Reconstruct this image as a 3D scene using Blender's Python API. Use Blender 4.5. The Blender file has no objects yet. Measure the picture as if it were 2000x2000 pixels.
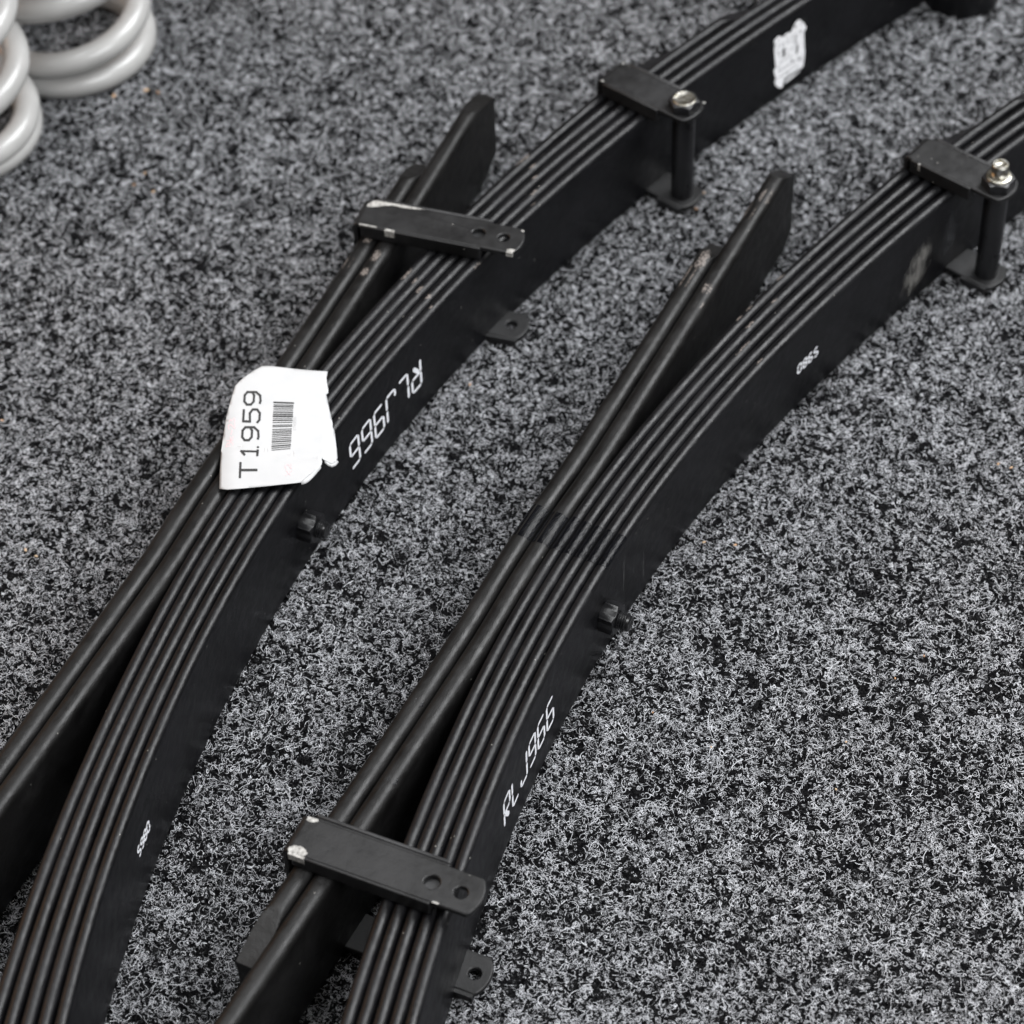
import bpy, bmesh, math, random
import numpy as np
from mathutils import Vector, Matrix
from mathutils.geometry import delaunay_2d_cdt

random.seed(7)
rng = np.random.default_rng(11)
MM = 0.001
scene = bpy.context.scene
col = scene.collection

# ------------------------------------------------------------------ camera
cam = bpy.data.cameras.new('camera')
cam.sensor_fit = 'HORIZONTAL'
cam.sensor_width = 24.0
cam.lens = 5329.78 / 2000 * 24.0
cam.clip_start, cam.clip_end = 0.02, 60
cam.dof.use_dof = True
cam.dof.focus_distance = 1.328
cam.dof.aperture_fstop = 5.7
cam_ob = bpy.data.objects.new('camera', cam)
col.objects.link(cam_ob)
Rv, Uv, Fv = (0.99893162, -0.03446635, -0.03078461), (0.04621278, 0.74502172, 0.66543746), (0.0, 0.66614916, -0.74581854)
cam_ob.matrix_world = Matrix(((Rv[0], Uv[0], -Fv[0], 0), (Rv[1], Uv[1], -Fv[1], 0), (Rv[2], Uv[2], -Fv[2], 1.076313), (0, 0, 0, 1)))
scene.camera = cam_ob

# ------------------------------------------------------------------ world: a dim warm room
world = bpy.data.worlds.new('World')
scene.world = world
world.use_nodes = True
bg = world.node_tree.nodes['Background']
bg.inputs[0].default_value = (0.92, 0.80, 0.68, 1)
bg.inputs[1].default_value = 0.10

# ------------------------------------------------------------------ lamps: soft ceiling panels and two added fills
def area(name, loc, target, sx, sy, power, colr):
    li = bpy.data.lights.new(name, 'AREA')
    li.shape = 'RECTANGLE'
    li.size, li.size_y = sx, sy
    li.energy = power
    li.color = colr
    o = bpy.data.objects.new(name, li)
    o.location = loc
    o.rotation_euler = (Vector(target) - Vector(loc)).to_track_quat('-Z', 'Y').to_euler()
    col.objects.link(o)
    return o
area('ceiling_panel', (1.25, 1.60, 1.80), (0.05, 0.95, 0), 1.3, 1.3, 78, (0.97, 0.985, 1.0))
area('warm_left_fill', (-1.35, 1.55, 0.75), (-0.15, 0.9, 0.05), 0.9, 0.7, 4.5, (1.0, 0.56, 0.28))  # added fill that tints the left leaf edges brown, not a real lamp
area('ceiling_panel', (-0.55, 1.0, 2.6), (-0.05, 0.85, 0), 1.3, 0.9, 42, (0.97, 0.985, 1.0))
area('front_fill', (1.25, -0.50, 1.75), (0.05, 0.95, 0), 1.5, 1.2, 50, (0.97, 0.985, 1.0))  # added fill from the camera side for the upright faces, not a window

scene.view_settings.view_transform = 'Standard'
scene.view_settings.look = 'None'
scene.view_settings.gamma = 1
scene.view_settings.use_curve_mapping = False
scene.view_settings.exposure = 0.0
scene.cycles.use_denoising = True
scene.cycles.max_bounces = 5
scene.cycles.diffuse_bounces = 3
scene.cycles.glossy_bounces = 3
scene.cycles.transparent_max_bounces = 8

# ------------------------------------------------------------------ materials
def mat(name):
    m = bpy.data.materials.new(name)
    m.use_nodes = True
    nt = m.node_tree
    b = nt.nodes['Principled BSDF']
    return m, nt, b
def N(nt, typ, **kw):
    n = nt.nodes.new(typ)
    for k, v in kw.items():
        setattr(n, k, v)
    return n
def ramp(nt, src, stops):
    r = N(nt, 'ShaderNodeValToRGB')
    el = r.color_ramp.elements
    while len(el) < len(stops):
        el.new(0.5)
    for e, (p, c) in zip(el, stops):
        e.position = p
        e.color = (c, c, c, 1) if not isinstance(c, tuple) else (*c, 1)
    nt.links.new(src, r.inputs[0])
    return r
def black_paint(name, base, rough, grain=1.0, dust=True, spec=0.33):
    m, nt, b = mat(name)
    tc = N(nt, 'ShaderNodeTexCoord')
    n1 = N(nt, 'ShaderNodeTexNoise'); n1.inputs['Scale'].default_value = 35; n1.inputs['Detail'].default_value = 6
    n2 = N(nt, 'ShaderNodeTexNoise'); n2.inputs['Scale'].default_value = 1300; n2.inputs['Detail'].default_value = 3
    n3 = N(nt, 'ShaderNodeTexNoise'); n3.inputs['Scale'].default_value = 160; n3.inputs['Detail'].default_value = 4
    for n in (n1, n2, n3):
        nt.links.new(tc.outputs['Object'], n.inputs['Vector'])
    cr = ramp(nt, n1.outputs['Fac'], [(0.3, tuple(x * 0.6 for x in base)), (0.7, tuple(x * 1.5 for x in base))])
    colr = cr.outputs[0]
    if dust:
        v = N(nt, 'ShaderNodeTexVoronoi'); v.inputs['Scale'].default_value = 150
        nt.links.new(tc.outputs['Object'], v.inputs['Vector'])
        th = N(nt, 'ShaderNodeMath', operation='LESS_THAN'); th.inputs[1].default_value = 0.045
        nt.links.new(v.outputs['Distance'], th.inputs[0])
        sep = N(nt, 'ShaderNodeSeparateColor'); nt.links.new(v.outputs['Color'], sep.inputs[0])
        t2 = N(nt, 'ShaderNodeMath', operation='GREATER_THAN'); t2.inputs[1].default_value = 0.55
        nt.links.new(sep.outputs[0], t2.inputs[0])
        mu = N(nt, 'ShaderNodeMath', operation='MULTIPLY'); nt.links.new(th.outputs[0], mu.inputs[0]); nt.links.new(t2.outputs[0], mu.inputs[1])
        mx = N(nt, 'ShaderNodeMix', data_type='RGBA')
        nt.links.new(mu.outputs[0], mx.inputs[0]); nt.links.new(colr, mx.inputs[6]); mx.inputs[7].default_value = (0.30, 0.29, 0.27, 1)
        colr = mx.outputs[2]
    nt.links.new(colr, b.inputs['Base Color'])
    av = N(nt, 'ShaderNodeMath', operation='ADD'); nt.links.new(n3.outputs['Fac'], av.inputs[0]); nt.links.new(n1.outputs['Fac'], av.inputs[1])
    hv = N(nt, 'ShaderNodeMath', operation='MULTIPLY'); hv.inputs[1].default_value = 0.5; nt.links.new(av.outputs[0], hv.inputs[0])
    rr = ramp(nt, hv.outputs[0], [(0.36, rough - 0.09), (0.64, rough + 0.10)])
    nt.links.new(rr.outputs[0], b.inputs['Roughness'])
    bp = N(nt, 'ShaderNodeBump'); bp.inputs['Strength'].default_value = 0.22 * grain; bp.inputs['Distance'].default_value = 0.0004
    nt.links.new(n2.outputs['Fac'], bp.inputs['Height'])
    b2 = N(nt, 'ShaderNodeBump'); b2.inputs['Strength'].default_value = 0.16 * grain; b2.inputs['Distance'].default_value = 0.0012
    nt.links.new(n3.outputs['Fac'], b2.inputs['Height']); nt.links.new(bp.outputs[0], b2.inputs['Normal'])
    nt.links.new(b2.outputs[0], b.inputs['Normal'])
    b.inputs['Specular IOR Level'].default_value = spec
    return m
def plain(name, c, rough=0.5, metal=0.0, spec=0.5):
    m, nt, b = mat(name)
    b.inputs['Base Color'].default_value = (*c, 1)
    b.inputs['Roughness'].default_value = rough
    b.inputs['Metallic'].default_value = metal
    b.inputs['Specular IOR Level'].default_value = spec
    return m
def mottled(name, c1, c2, scale, rough=0.5, metal=0.0, bump=0.0):
    m, nt, b = mat(name)
    tc = N(nt, 'ShaderNodeTexCoord')
    n = N(nt, 'ShaderNodeTexNoise'); n.inputs['Scale'].default_value = scale; n.inputs['Detail'].default_value = 5
    nt.links.new(tc.outputs['Object'], n.inputs['Vector'])
    r = ramp(nt, n.outputs['Fac'], [(0.35, c1), (0.65, c2)])
    nt.links.new(r.outputs[0], b.inputs['Base Color'])
    b.inputs['Roughness'].default_value = rough
    b.inputs['Metallic'].default_value = metal
    if bump:
        bp = N(nt, 'ShaderNodeBump'); bp.inputs['Strength'].default_value = bump; bp.inputs['Distance'].default_value = 0.001
        nt.links.new(n.outputs['Fac'], bp.inputs['Height']); nt.links.new(bp.outputs[0], b.inputs['Normal'])
    return m
def patchy(name, c, scale, lo, hi, rough=0.6, stretch=(1, 1, 1), strength=1.0):
    """a worn mark: broken up by noise, clear paint between"""
    m, nt, b = mat(name)
    tc = N(nt, 'ShaderNodeTexCoord'); mp = N(nt, 'ShaderNodeMapping'); mp.inputs['Scale'].default_value = stretch
    nt.links.new(tc.outputs['Object'], mp.inputs['Vector'])
    n = N(nt, 'ShaderNodeTexNoise'); n.inputs['Scale'].default_value = scale; n.inputs['Detail'].default_value = 6
    nt.links.new(mp.outputs[0], n.inputs['Vector'])
    at = N(nt, 'ShaderNodeAttribute'); at.attribute_name = 'edge'
    ad = N(nt, 'ShaderNodeMath', operation='MULTIPLY'); nt.links.new(n.outputs['Fac'], ad.inputs[0]); nt.links.new(at.outputs['Fac'], ad.inputs[1])
    r = ramp(nt, ad.outputs[0], [(lo, 0.0), (hi, strength)])
    b.inputs['Base Color'].default_value = (*c, 1); b.inputs['Roughness'].default_value = rough
    nt.links.new(r.outputs[0], b.inputs['Alpha'])
    return m

M = {}
M['leaf'] = black_paint('leaf_paint', (0.0032, 0.0032, 0.0040), 0.40, 1.8, spec=0.33)
M['helper'] = black_paint('helper_paint', (0.0040, 0.0038, 0.0038), 0.43, 1.7, spec=0.33)
M['lit_chamfer'] = black_paint('lit_chamfer_paint', (0.085, 0.085, 0.087), 0.6, 1.0, False)  # paler grey that paints overhead light onto the helper chamfers
M['clip'] = black_paint('clip_paint', (0.0080, 0.0080, 0.0085), 0.44, 1.0, spec=0.42)
M['liner'] = black_paint('liner_rubber', (0.020, 0.020, 0.021), 0.38, 0.5, False, 0.5)
M['bolt'] = black_paint('bolt_black', (0.008, 0.008, 0.009), 0.33, 0.8, False, 0.5)
M['zinc'] = mottled('zinc_plating', (0.50, 0.49, 0.46), (0.26, 0.24, 0.18), 420, 0.33, 1.0, 0.5)
M['rubber'] = plain('bush_rubber', (0.010, 0.010, 0.011), 0.6)
M['steel'] = plain('bush_steel', (0.35, 0.35, 0.36), 0.35, 1.0)
M['white_ink'] = mottled('white_ink', (0.74, 0.75, 0.80), (0.84, 0.85, 0.88), 900, 0.55)
M['emblem'] = patchy('emblem_ink', (0.90, 0.90, 0.92), 420, 0.33, 0.41, 0.55)
M['chip'] = patchy('bare_metal', (0.125, 0.108, 0.098), 800, 0.40, 0.56, 0.55)
M['chip_white'] = mottled('bare_primer', (0.17, 0.165, 0.155), (0.44, 0.43, 0.41), 800, 0.5)
M['scuff'] = patchy('dusty_scuff', (0.17, 0.165, 0.155), 480, 0.36, 0.68, 0.8, (1, 1, 0.22), 0.85)
M['scratch'] = patchy('fine_scratch', (0.11, 0.11, 0.11), 300, 0.22, 0.5, 0.7, (1, 1, 1), 0.45)
M['rub'] = patchy('rubbed_paint', (0.045, 0.047, 0.052), 420, 0.40, 0.75, 0.7, (1, 1, 0.35), 0.6)
M['gloss'] = black_paint('wet_lacquer', (0.0018, 0.0020, 0.0030), 0.10, 3.4, False, 0.20)
M['silver'] = mottled('silver_paint', (0.345, 0.342, 0.335), (0.39, 0.386, 0.378), 45, 0.32)
M['silver'].node_tree.nodes['Principled BSDF'].inputs['Coat Weight'].default_value = 0.2
M['paper'] = mottled('tag_paper', (0.435, 0.44, 0.445), (0.46, 0.46, 0.465), 90, 0.6)
M['ink'] = plain('tag_ink', (0.025, 0.025, 0.025), 0.6)
M['ink_faint'] = plain('tag_ink_faint', (0.42, 0.42, 0.42), 0.6)
M['pink'] = plain('pink_pen', (0.86, 0.50, 0.52), 0.6)
M['debris'] = mottled('debris', (0.42, 0.22, 0.11), (0.60, 0.46, 0.30), 300, 0.7)

# ------------------------------------------------------------------ helpers
def link(name, me, m, parent=None, smooth=None):
    o = bpy.data.objects.new(name, me)
    if m is not None:
        me.materials.append(m)
    col.objects.link(o)
    if parent is not None:
        o.parent = parent
    if smooth is not None:
        me.shade_smooth()
        me.set_sharp_from_angle(angle=math.radians(smooth))
    return o
def from_bm(name, bm, m, parent=None, smooth=None):
    bmesh.ops.recalc_face_normals(bm, faces=bm.faces[:])
    me = bpy.data.meshes.new(name)
    bm.to_mesh(me)
    bm.free()
    return link(name, me, m, parent, smooth)
def from_py(name, v, f, m, parent=None, smooth=None):
    me = bpy.data.meshes.new(name)
    me.from_pydata([tuple(x) for x in v], [], f)
    me.update()
    return link(name, me, m, parent, smooth)
def empty(name, loc, rz, label=None, cat=None, group=None):
    o = bpy.data.objects.new(name, None)
    o.empty_display_size = 0.05
    o.location = loc
    o.rotation_euler = (0, 0, rz)
    col.objects.link(o)
    if label: o['label'] = label
    if cat: o['category'] = cat
    if group: o['group'] = group
    return o

W = 60.0      # top of the leaves lying on their sides (mm above the pile)
ZB = -2.0     # their lower edges, pressed into the pile

class Spring:
    """a pack in its own frame: x along the pack, y = -(towards the concave face), mm"""
    def __init__(s, origin, t, poly, urange, hpoly, root):
        s.poly, s.ur, s.hp, s.root = np.array(poly), urange, np.array(hpoly), root
        s.origin, s.t = origin, t
    def V(s, u):
        u = np.asarray(u, float)
        a, b = s.ur
        uc = np.clip(u, a, b)
        d1 = np.polyval(np.polyder(s.poly), uc)
        du = u - uc
        return np.polyval(s.poly, uc) + d1 * du + 0.5 * 0.00095 * du * du
    def base(s, u):
        u = np.asarray(u, float)
        e = 0.5
        v = s.V(u)
        dv = (s.V(u + e) - s.V(u - e)) / (2 * e)
        L = np.sqrt(1 + dv * dv)
        tang = np.stack([1 / L, dv / L], -1)
        nor = np.stack([-dv / L, 1 / L], -1)      # towards the concave face
        return np.stack([u, v], -1), tang, nor
    def pitch(s, u):
        d = np.clip((np.abs(np.asarray(u, float)) - 110) / 210, 0, 1.15)
        return 6.32 + 0.95 * d ** 1.4
    def helper_v(s, u):
        u = np.asarray(u, float)
        a, b = -300, 330
        uc = np.clip(u, a, b)
        v = np.polyval(s.hp, uc) + np.polyval(np.polyder(s.hp), uc) * (u - uc)
        back = s.V(u) - 31.75 * np.sqrt(1 + (np.polyval(np.polyder(s.poly), np.clip(u, *s.ur))) ** 2)
        k = 0.6
        return -k * np.log(np.exp(-(v - 0) / k * 1.0 + 0) + np.exp(-back / k)) if False else np.minimum(v, back)
    def helper_base(s, u):
        u = np.asarray(u, float)
        e = 6.0
        v = (s.helper_v(u - 14) + 2 * s.helper_v(u) + s.helper_v(u + 14)) / 4 - 0.15
        dv = (s.helper_v(u + e) - s.helper_v(u - e)) / (2 * e)
        L = np.sqrt(1 + dv * dv)
        return np.stack([u, v], -1), np.stack([1 / L, dv / L], -1), np.stack([-dv / L, 1 / L], -1)
    def leaf_frame(s, kind, i, u):
        """centre line point, normal for leaf i of the pack, or helper i"""
        if kind == 'leaf':
            p, tg, n = s.base(u)
            uu = np.asarray(u, float)
            d = i * s.pitch(u) + 3.12 + (0.13 * np.sin(uu / 61.0 + 2.1 * i) + 0.09 * np.sin(uu / 23.0 + 1.3 * i)) * np.clip(np.abs(uu) / 120, 0, 1)
        else:
            p, tg, n = s.helper_base(u)
            d = 5.3 + i * 10.75 + 0 * np.asarray(u, float)
        return p - n * np.asarray(d)[..., None], n

def local(p, z):
    return (p[0] * MM, -p[1] * MM, z * MM)

def profile(t, r, z0, z1, k=7):
    """rounded bar section as (across, z); across + is the concave side"""
    h = t / 2
    pts = []
    for cx, cz, a0 in ((h - r, z1 - r, 0), (-(h - r), z1 - r, 90), (-(h - r), z0 + r, 180), (h - r, z0 + r, 270)):
        for j in range(k + 1):
            a = math.radians(a0 + 90 * j / k)
            pts.append((cx + r * math.cos(a), cz + r * math.sin(a)))
    out = []
    for p in pts:
        if not out or math.hypot(p[0] - out[-1][0], p[1] - out[-1][1]) > 1e-6:
            out.append(p)
    if math.hypot(out[0][0] - out[-1][0], out[0][1] - out[-1][1]) < 1e-6:
        out.pop()
    return np.array(out)

def make_leaf(sp, kind, i, u0, u1, t, r, m, cuts=(), name='leaf'):
    """cuts: (u_start, u_end, drop, 'flat'|'round') trims both corners towards u_end"""
    st = set(np.linspace(u0, u1, int((u1 - u0) / 7) + 2).round(3).tolist())
    for a, b, drop, mode in cuts:
        st |= set(np.linspace(a, b, 22).round(3).tolist())
    us = np.array(sorted(x for x in st if u0 - 1e-6 <= x <= u1 + 1e-6))
    cen, nor = sp.leaf_frame(kind, i, us)
    prof = profile(t, r, ZB, W)
    np_ = len(prof)
    vs = []
    for q, u in enumerate(us):
        zt, zb = 1e9, -1e9
        for a, b, drop, mode in cuts:
            f = (u - a) / (b - a)
            if f > 0:
                d = drop * f if mode == 'flat' else drop * (1 - math.sqrt(max(0, 1 - min(f, 1) ** 2)))
                zt, zb = min(zt, W - d), max(zb, ZB + d)
        for ax, z in prof:
            zz = min(max(z, zb), zt)
            p = cen[q] + nor[q] * ax
            vs.append(local(p, zz))
    fs = []
    for q in range(len(us) - 1):
        for j in range(np_):
            k = (j + 1) % np_
            fs.append((q * np_ + j, q * np_ + k, (q + 1) * np_ + k, (q + 1) * np_ + j))
    fs.append(tuple(range(np_))[::-1])
    fs.append(tuple(range((len(us) - 1) * np_, len(us) * np_)))
    return from_py(name, vs, fs, m, sp.root, 32)

def edge_attr(o, vals):
    a = o.data.attributes.new('edge', 'FLOAT', 'POINT')
    a.data.foreach_set('value', np.asarray(vals, np.float32))

def top_patch(sp, kind, i, u0, u1, a0, a1, t, r, m, parent, name, lift=0.12, nu=10, na=8, seed=0, ragged=0.35):
    """a mark lying on the rounded upper edge of a leaf; a = angle from straight up, + to the concave side"""
    rs = np.random.default_rng(seed)
    us = np.linspace(u0, u1, nu)
    cen, nor = sp.leaf_frame(kind, i, us)
    vs, ed = [], []
    h = t / 2
    w0 = rs.uniform(-ragged, ragged, nu); w1 = rs.uniform(-ragged, ragged, nu)
    for q in range(nu):
        am, hw = (a0 + a1) / 2, (a1 - a0) / 2
        f = (q / (nu - 1)) * 2 - 1
        taper = math.sqrt(max(0.06, 1 - abs(f) ** 3)) if ragged else 1
        for j in range(na):
            g = j / (na - 1) * 2 - 1
            a = math.radians(am + hw * taper * (g + (w1[q] if g > 0 else -w0[q]) * abs(g) * 0.6))
            sx = math.sin(a); cz = math.cos(a)
            ax = (h - r) * max(-1, min(1, g * 4)) + (r + lift) * sx
            z = W - r + (r + lift) * cz
            p = cen[q] + nor[q] * ax
            vs.append(local(p, z))
            ed.append(1.15 - 0.6 * max(abs(f), abs(g)) ** 2)
    fs = [(q * na + j, (q + 1) * na + j, (q + 1) * na + j + 1, q * na + j + 1) for q in range(nu - 1) for j in range(na - 1)]
    o = from_py(name, vs, fs, m, parent, 60)
    edge_attr(o, ed)
    return o

def face_poly(sp, polys, m, parent, name, lift=0.15, off=0.0):
    """flat print on the concave face of the front leaf; polys in (u, z)"""
    vs, fs = [], []
    for poly in polys:
        u = np.array([p[0] for p in poly])
        b, tg, n = sp.base(u)
        k = len(vs)
        for q, p in enumerate(poly):
            vs.append(local(b[q] + n[q] * (lift + off), p[1]))
        fs.append(tuple(range(k, k + len(poly))))
    return from_py(name, vs, fs, m, parent)

# segment lettering -------------------------------------------------------
SEG = {'a': ((0, 2), (1, 2)), 'f': ((0, 2), (0, 1)), 'b': ((1, 2), (1, 1)), 'g': ((0, 1), (1, 1)), 'e': ((0, 1), (0, 0)),
       'c': ((1, 1), (1, 0)), 'd': ((0, 0), (1, 0)), 'k': ((0.16, 0.95), (0.82, 0.14)), 'h': ((0, 0.62), (0, 0))}
GL = {'R': 'abfgek', 'L': 'fed', 'J': 'bcdh', '9': 'abfgcd', '6': 'afgecd', '0': 'abcdef', '8': 'abcdefg', '5': 'afgcd'}
def segment_text(text, u0, z0, cw, adv, ch, sw, flip=False, slant=0.0):
    polys = []
    x = 0.0
    for chx in text:
        if chx == ' ':
            x += adv * 0.34
            continue
        for s in GL[chx]:
            (ax, ay), (bx, by) = SEG[s]
            A = np.array([ax * cw, ay * ch / 2]); B = np.array([bx * cw, by * ch / 2])
            d = B - A; L = np.hypot(*d); d = d / L; nn = np.array([-d[1], d[0]])
            ww = sw * (1.35 if s == 'k' else 1.0)
            g = 0.22 if L > 4 else 0.08
            pts = [A + d * g, A + d * (g + ww * 0.5) + nn * ww / 2, B - d * (g + ww * 0.5) + nn * ww / 2, B - d * g,
                   B - d * (g + ww * 0.5) - nn * ww / 2, A + d * (g + ww * 0.5) - nn * ww / 2]
            polys.append([(p[0] + x + p[1] * slant, p[1]) for p in pts])
        x += adv
    out = []
    for p in polys:
        if flip:
            out.append([(u0 - a, z0 - b) for a, b in p])
        else:
            out.append([(u0 + a, z0 + b) for a, b in p])
    return out

# plates, bolts -----------------------------------------------------------
def plate(bm, outline, holes, z0, z1, T):
    """flat plate with real holes; outline/holes are lists of (a, b); T maps (a, b, z) to local metres"""
    es, loops = [], []
    for lp in [outline] + holes:
        vv = [bm.verts.new(T(a, b, z1)) for a, b in lp]
        loops.append(vv)
        es += [bm.edges.new((vv[q], vv[(q + 1) % len(vv)])) for q in range(len(vv))]
    r = bmesh.ops.triangle_fill(bm, use_beauty=True, use_dissolve=False, edges=es)
    top = [f for f in r['geom'] if isinstance(f, bmesh.types.BMFace)]
    low = {}
    for lp, vv in zip([outline] + holes, loops):
        for (a, b), v in zip(lp, vv):
            low[v] = bm.verts.new(T(a, b, z0))
    for f in top:
        bm.faces.new([low[v] for v in reversed(f.verts[:])])
    for vv in loops:
        n = len(vv)
        for q in range(n):
            a, b = vv[q], vv[(q + 1) % n]
            bm.faces.new((a, b, low[b], low[a]))
def box(bm, a0, a1, b0, b1, z0, z1, T):
    v = [bm.verts.new(T(a, b, z)) for z in (z0, z1) for a, b in ((a0, b0), (a1, b0), (a1, b1), (a0, b1))]
    for f in ((0, 3, 2, 1), (4, 5, 6, 7), (0, 1, 5, 4), (1, 2, 6, 5), (2, 3, 7, 6), (3, 0, 4, 7)):
        bm.faces.new([v[k] for k in f])
def circle(ca, cb, r, n=24):
    return [(ca + r * math.cos(2 * math.pi * k / n), cb + r * math.sin(2 * math.pi * k / n)) for k in range(n)]
def lathe(bm, prof, centre, n=28, axis=None):
    """prof (r, h) revolved about +h; axis maps (x, y, h) to local metres"""
    rings = []
    for r, h in prof:
        rings.append([bm.verts.new(axis(centre, r * math.cos(2 * math.pi * k / n), r * math.sin(2 * math.pi * k / n), h)) for k in range(n)])
    for q in range(len(rings) - 1):
        for k in range(n):
            bm.faces.new((rings[q][k], rings[q][(k + 1) % n], rings[q + 1][(k + 1) % n], rings[q + 1][k]))
    bm.faces.new(rings[0][::-1])
    bm.faces.new(rings[-1])

def strap(sp, org, e, back, tab, half, name, holes_top, holes_low, flange_to, ztop):
    """U strap: top plate, back wall, lower plate; a along e (towards the concave side), b along the pack"""
    e = np.array(e) / np.hypot(*e)
    w = np.array([e[1], -e[0]])
    def T(a, b, z):
        p = np.array(org) + e * a + w * b
        return local(p, z)
    bm = bmesh.new()
    th = 3.0
    rr = half * 1.7
    def outline(a0, a1):
        pts = [(a0, -half), (flange_to, -half)]
        # convex rounded end
        m_ = 12
        for k in range(m_ + 1):
            f = -1 + 2 * k / m_
            y = f * half * 0.985
            pts.append((a1 - (rr - math.sqrt(rr * rr - y * y)) - 0.6 * abs(f) ** 6, y))
        pts += [(flange_to, half), (a0, half)]
        return pts
    rb = 4.0
    plate(bm, outline(back + rb, tab), holes_top, ztop - th, ztop, T)
    plate(bm, outline(back + 3, tab + 1), holes_low, 1.2, 4.2, T)
    # bends and back wall as one ribbon
    path = []
    for k in range(9):
        a = math.radians(90 + 90 * k / 8)
        path.append((back + rb + rb * math.cos(a), ztop - rb + rb * math.sin(a), back + rb + (rb - th) * math.cos(a), ztop - rb + (rb - th) * math.sin(a)))
    for k in range(5):
        a = math.radians(180 + 90 * k / 4)
        path.append((back + 3 + 3 * math.cos(a), 1.2 + 3 + 3 * math.sin(a), back + 3, 1.2 + 3))
    prev = None
    for o1, z1, o2, z2 in path:
        ring = [bm.verts.new(T(o1, -half, z1)), bm.verts.new(T(o1, half, z1)), bm.verts.new(T(o2, half, z2)), bm.verts.new(T(o2, -half, z2))]
        if prev:
            for k in range(4):
                bm.faces.new((prev[k], prev[(k + 1) % 4], ring[(k + 1) % 4], ring[k]))
        prev = ring
    bmesh.ops.remove_doubles(bm, verts=bm.verts[:], dist=2e-5)
    o = from_bm(name, bm, M['clip'], sp.root, 40)
    bv = o.modifiers.new('soft_edges', 'BEVEL'); bv.width = 0.0007; bv.segments = 2; bv.limit_method = 'ANGLE'; bv.angle_limit = math.radians(50)
    # turned-down flanges
    for sgn in (-1, 1):
        bm = bmesh.new()
        box(bm, back + rb + 1, flange_to, sgn * half - 1.15, sgn * half + 1.15, 60.35, ztop - 0.35, T)
        fl = from_bm('flange', bm, M['clip'], o, 40)
        bm = bmesh.new()
        box(bm, flange_to + 1, tab - 3.0, sgn * half - 1.8, sgn * half + 0.4, -3.0, 3.7, T)
        from_bm('flange', bm, M['clip'], o, 40)
        bv = fl.modifiers.new('soft_edges', 'BEVEL'); bv.width = 0.0006; bv.segments = 2; bv.limit_method = 'ANGLE'
    bm = bmesh.new()
    box(bm, back + rb + 2, flange_to - 0.5, -half + 1.6, half - 1.6, 60.2, ztop - th - 0.1, T)
    from_bm('liner', bm, M['liner'], o, 40)
    bm = bmesh.new()
    box(bm, back + rb + 2.5, flange_to - 0.6, half + 1.5, half + 3.6, 60.3, ztop - 0.9, T)
    ln = from_bm('liner_lip', bm, M['liner'], o, 40)
    bv = ln.modifiers.new('soft_edges', 'BEVEL'); bv.width = 0.0007; bv.segments = 2; bv.limit_method = 'ANGLE'
    return o, T

def vertical(centre, x, y, h):
    return local((centre[0] + x, centre[1] + y), centre[2] + h)
def hexring(r_af):
    R = r_af / math.cos(math.pi / 6)
    return R
def hex_nut(bm, centre, af, h, axis, rot=0.0, hole=0.0):
    R = af / 2 / math.cos(math.pi / 6)
    n = 48
    prof_h = [0, h * 0.06, h * 0.86, h]
    rings = []
    for q, hh in enumerate(prof_h):
        ring = []
        for k in range(n):
            a = 2 * math.pi * k / n
            ph = (a % (math.pi / 3)) - math.pi / 6
            rh = (af / 2) / math.cos(ph)
            lim = {0: af / 2 * 1.03, 1: 99, 2: 99, 3: af / 2 * 0.985}[q]
            if q == 3:
                lim = af / 2 * 0.985
            r = min(rh, lim)
            if q == 2:
                hh2 = h - (rh - af / 2) * 0.55 - h * 0.03
            else:
                hh2 = hh
            ring.append(bm.verts.new(axis(centre, r * math.cos(a + rot), r * math.sin(a + rot), hh2)))
        rings.append(ring)
    for q in range(3):
        for k in range(n):
            bm.faces.new((rings[q][k], rings[q][(k + 1) % n], rings[q + 1][(k + 1) % n], rings[q + 1][k]))
    bm.faces.new(rings[0][::-1]); bm.faces.new(rings[-1])
def thread_profile(r, h, pitch=1.25):
    prof = [(r - 0.5, 0)]
    z = 0.2
    while z + pitch < h - 0.6:
        prof += [(r - 0.65, z), (r, z + pitch * 0.45), (r, z + pitch * 0.55), (r - 0.65, z + pitch)]
        z += pitch
    prof += [(r - 0.7, h - 0.5), (r - 1.3, h)]
    return prof

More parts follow.
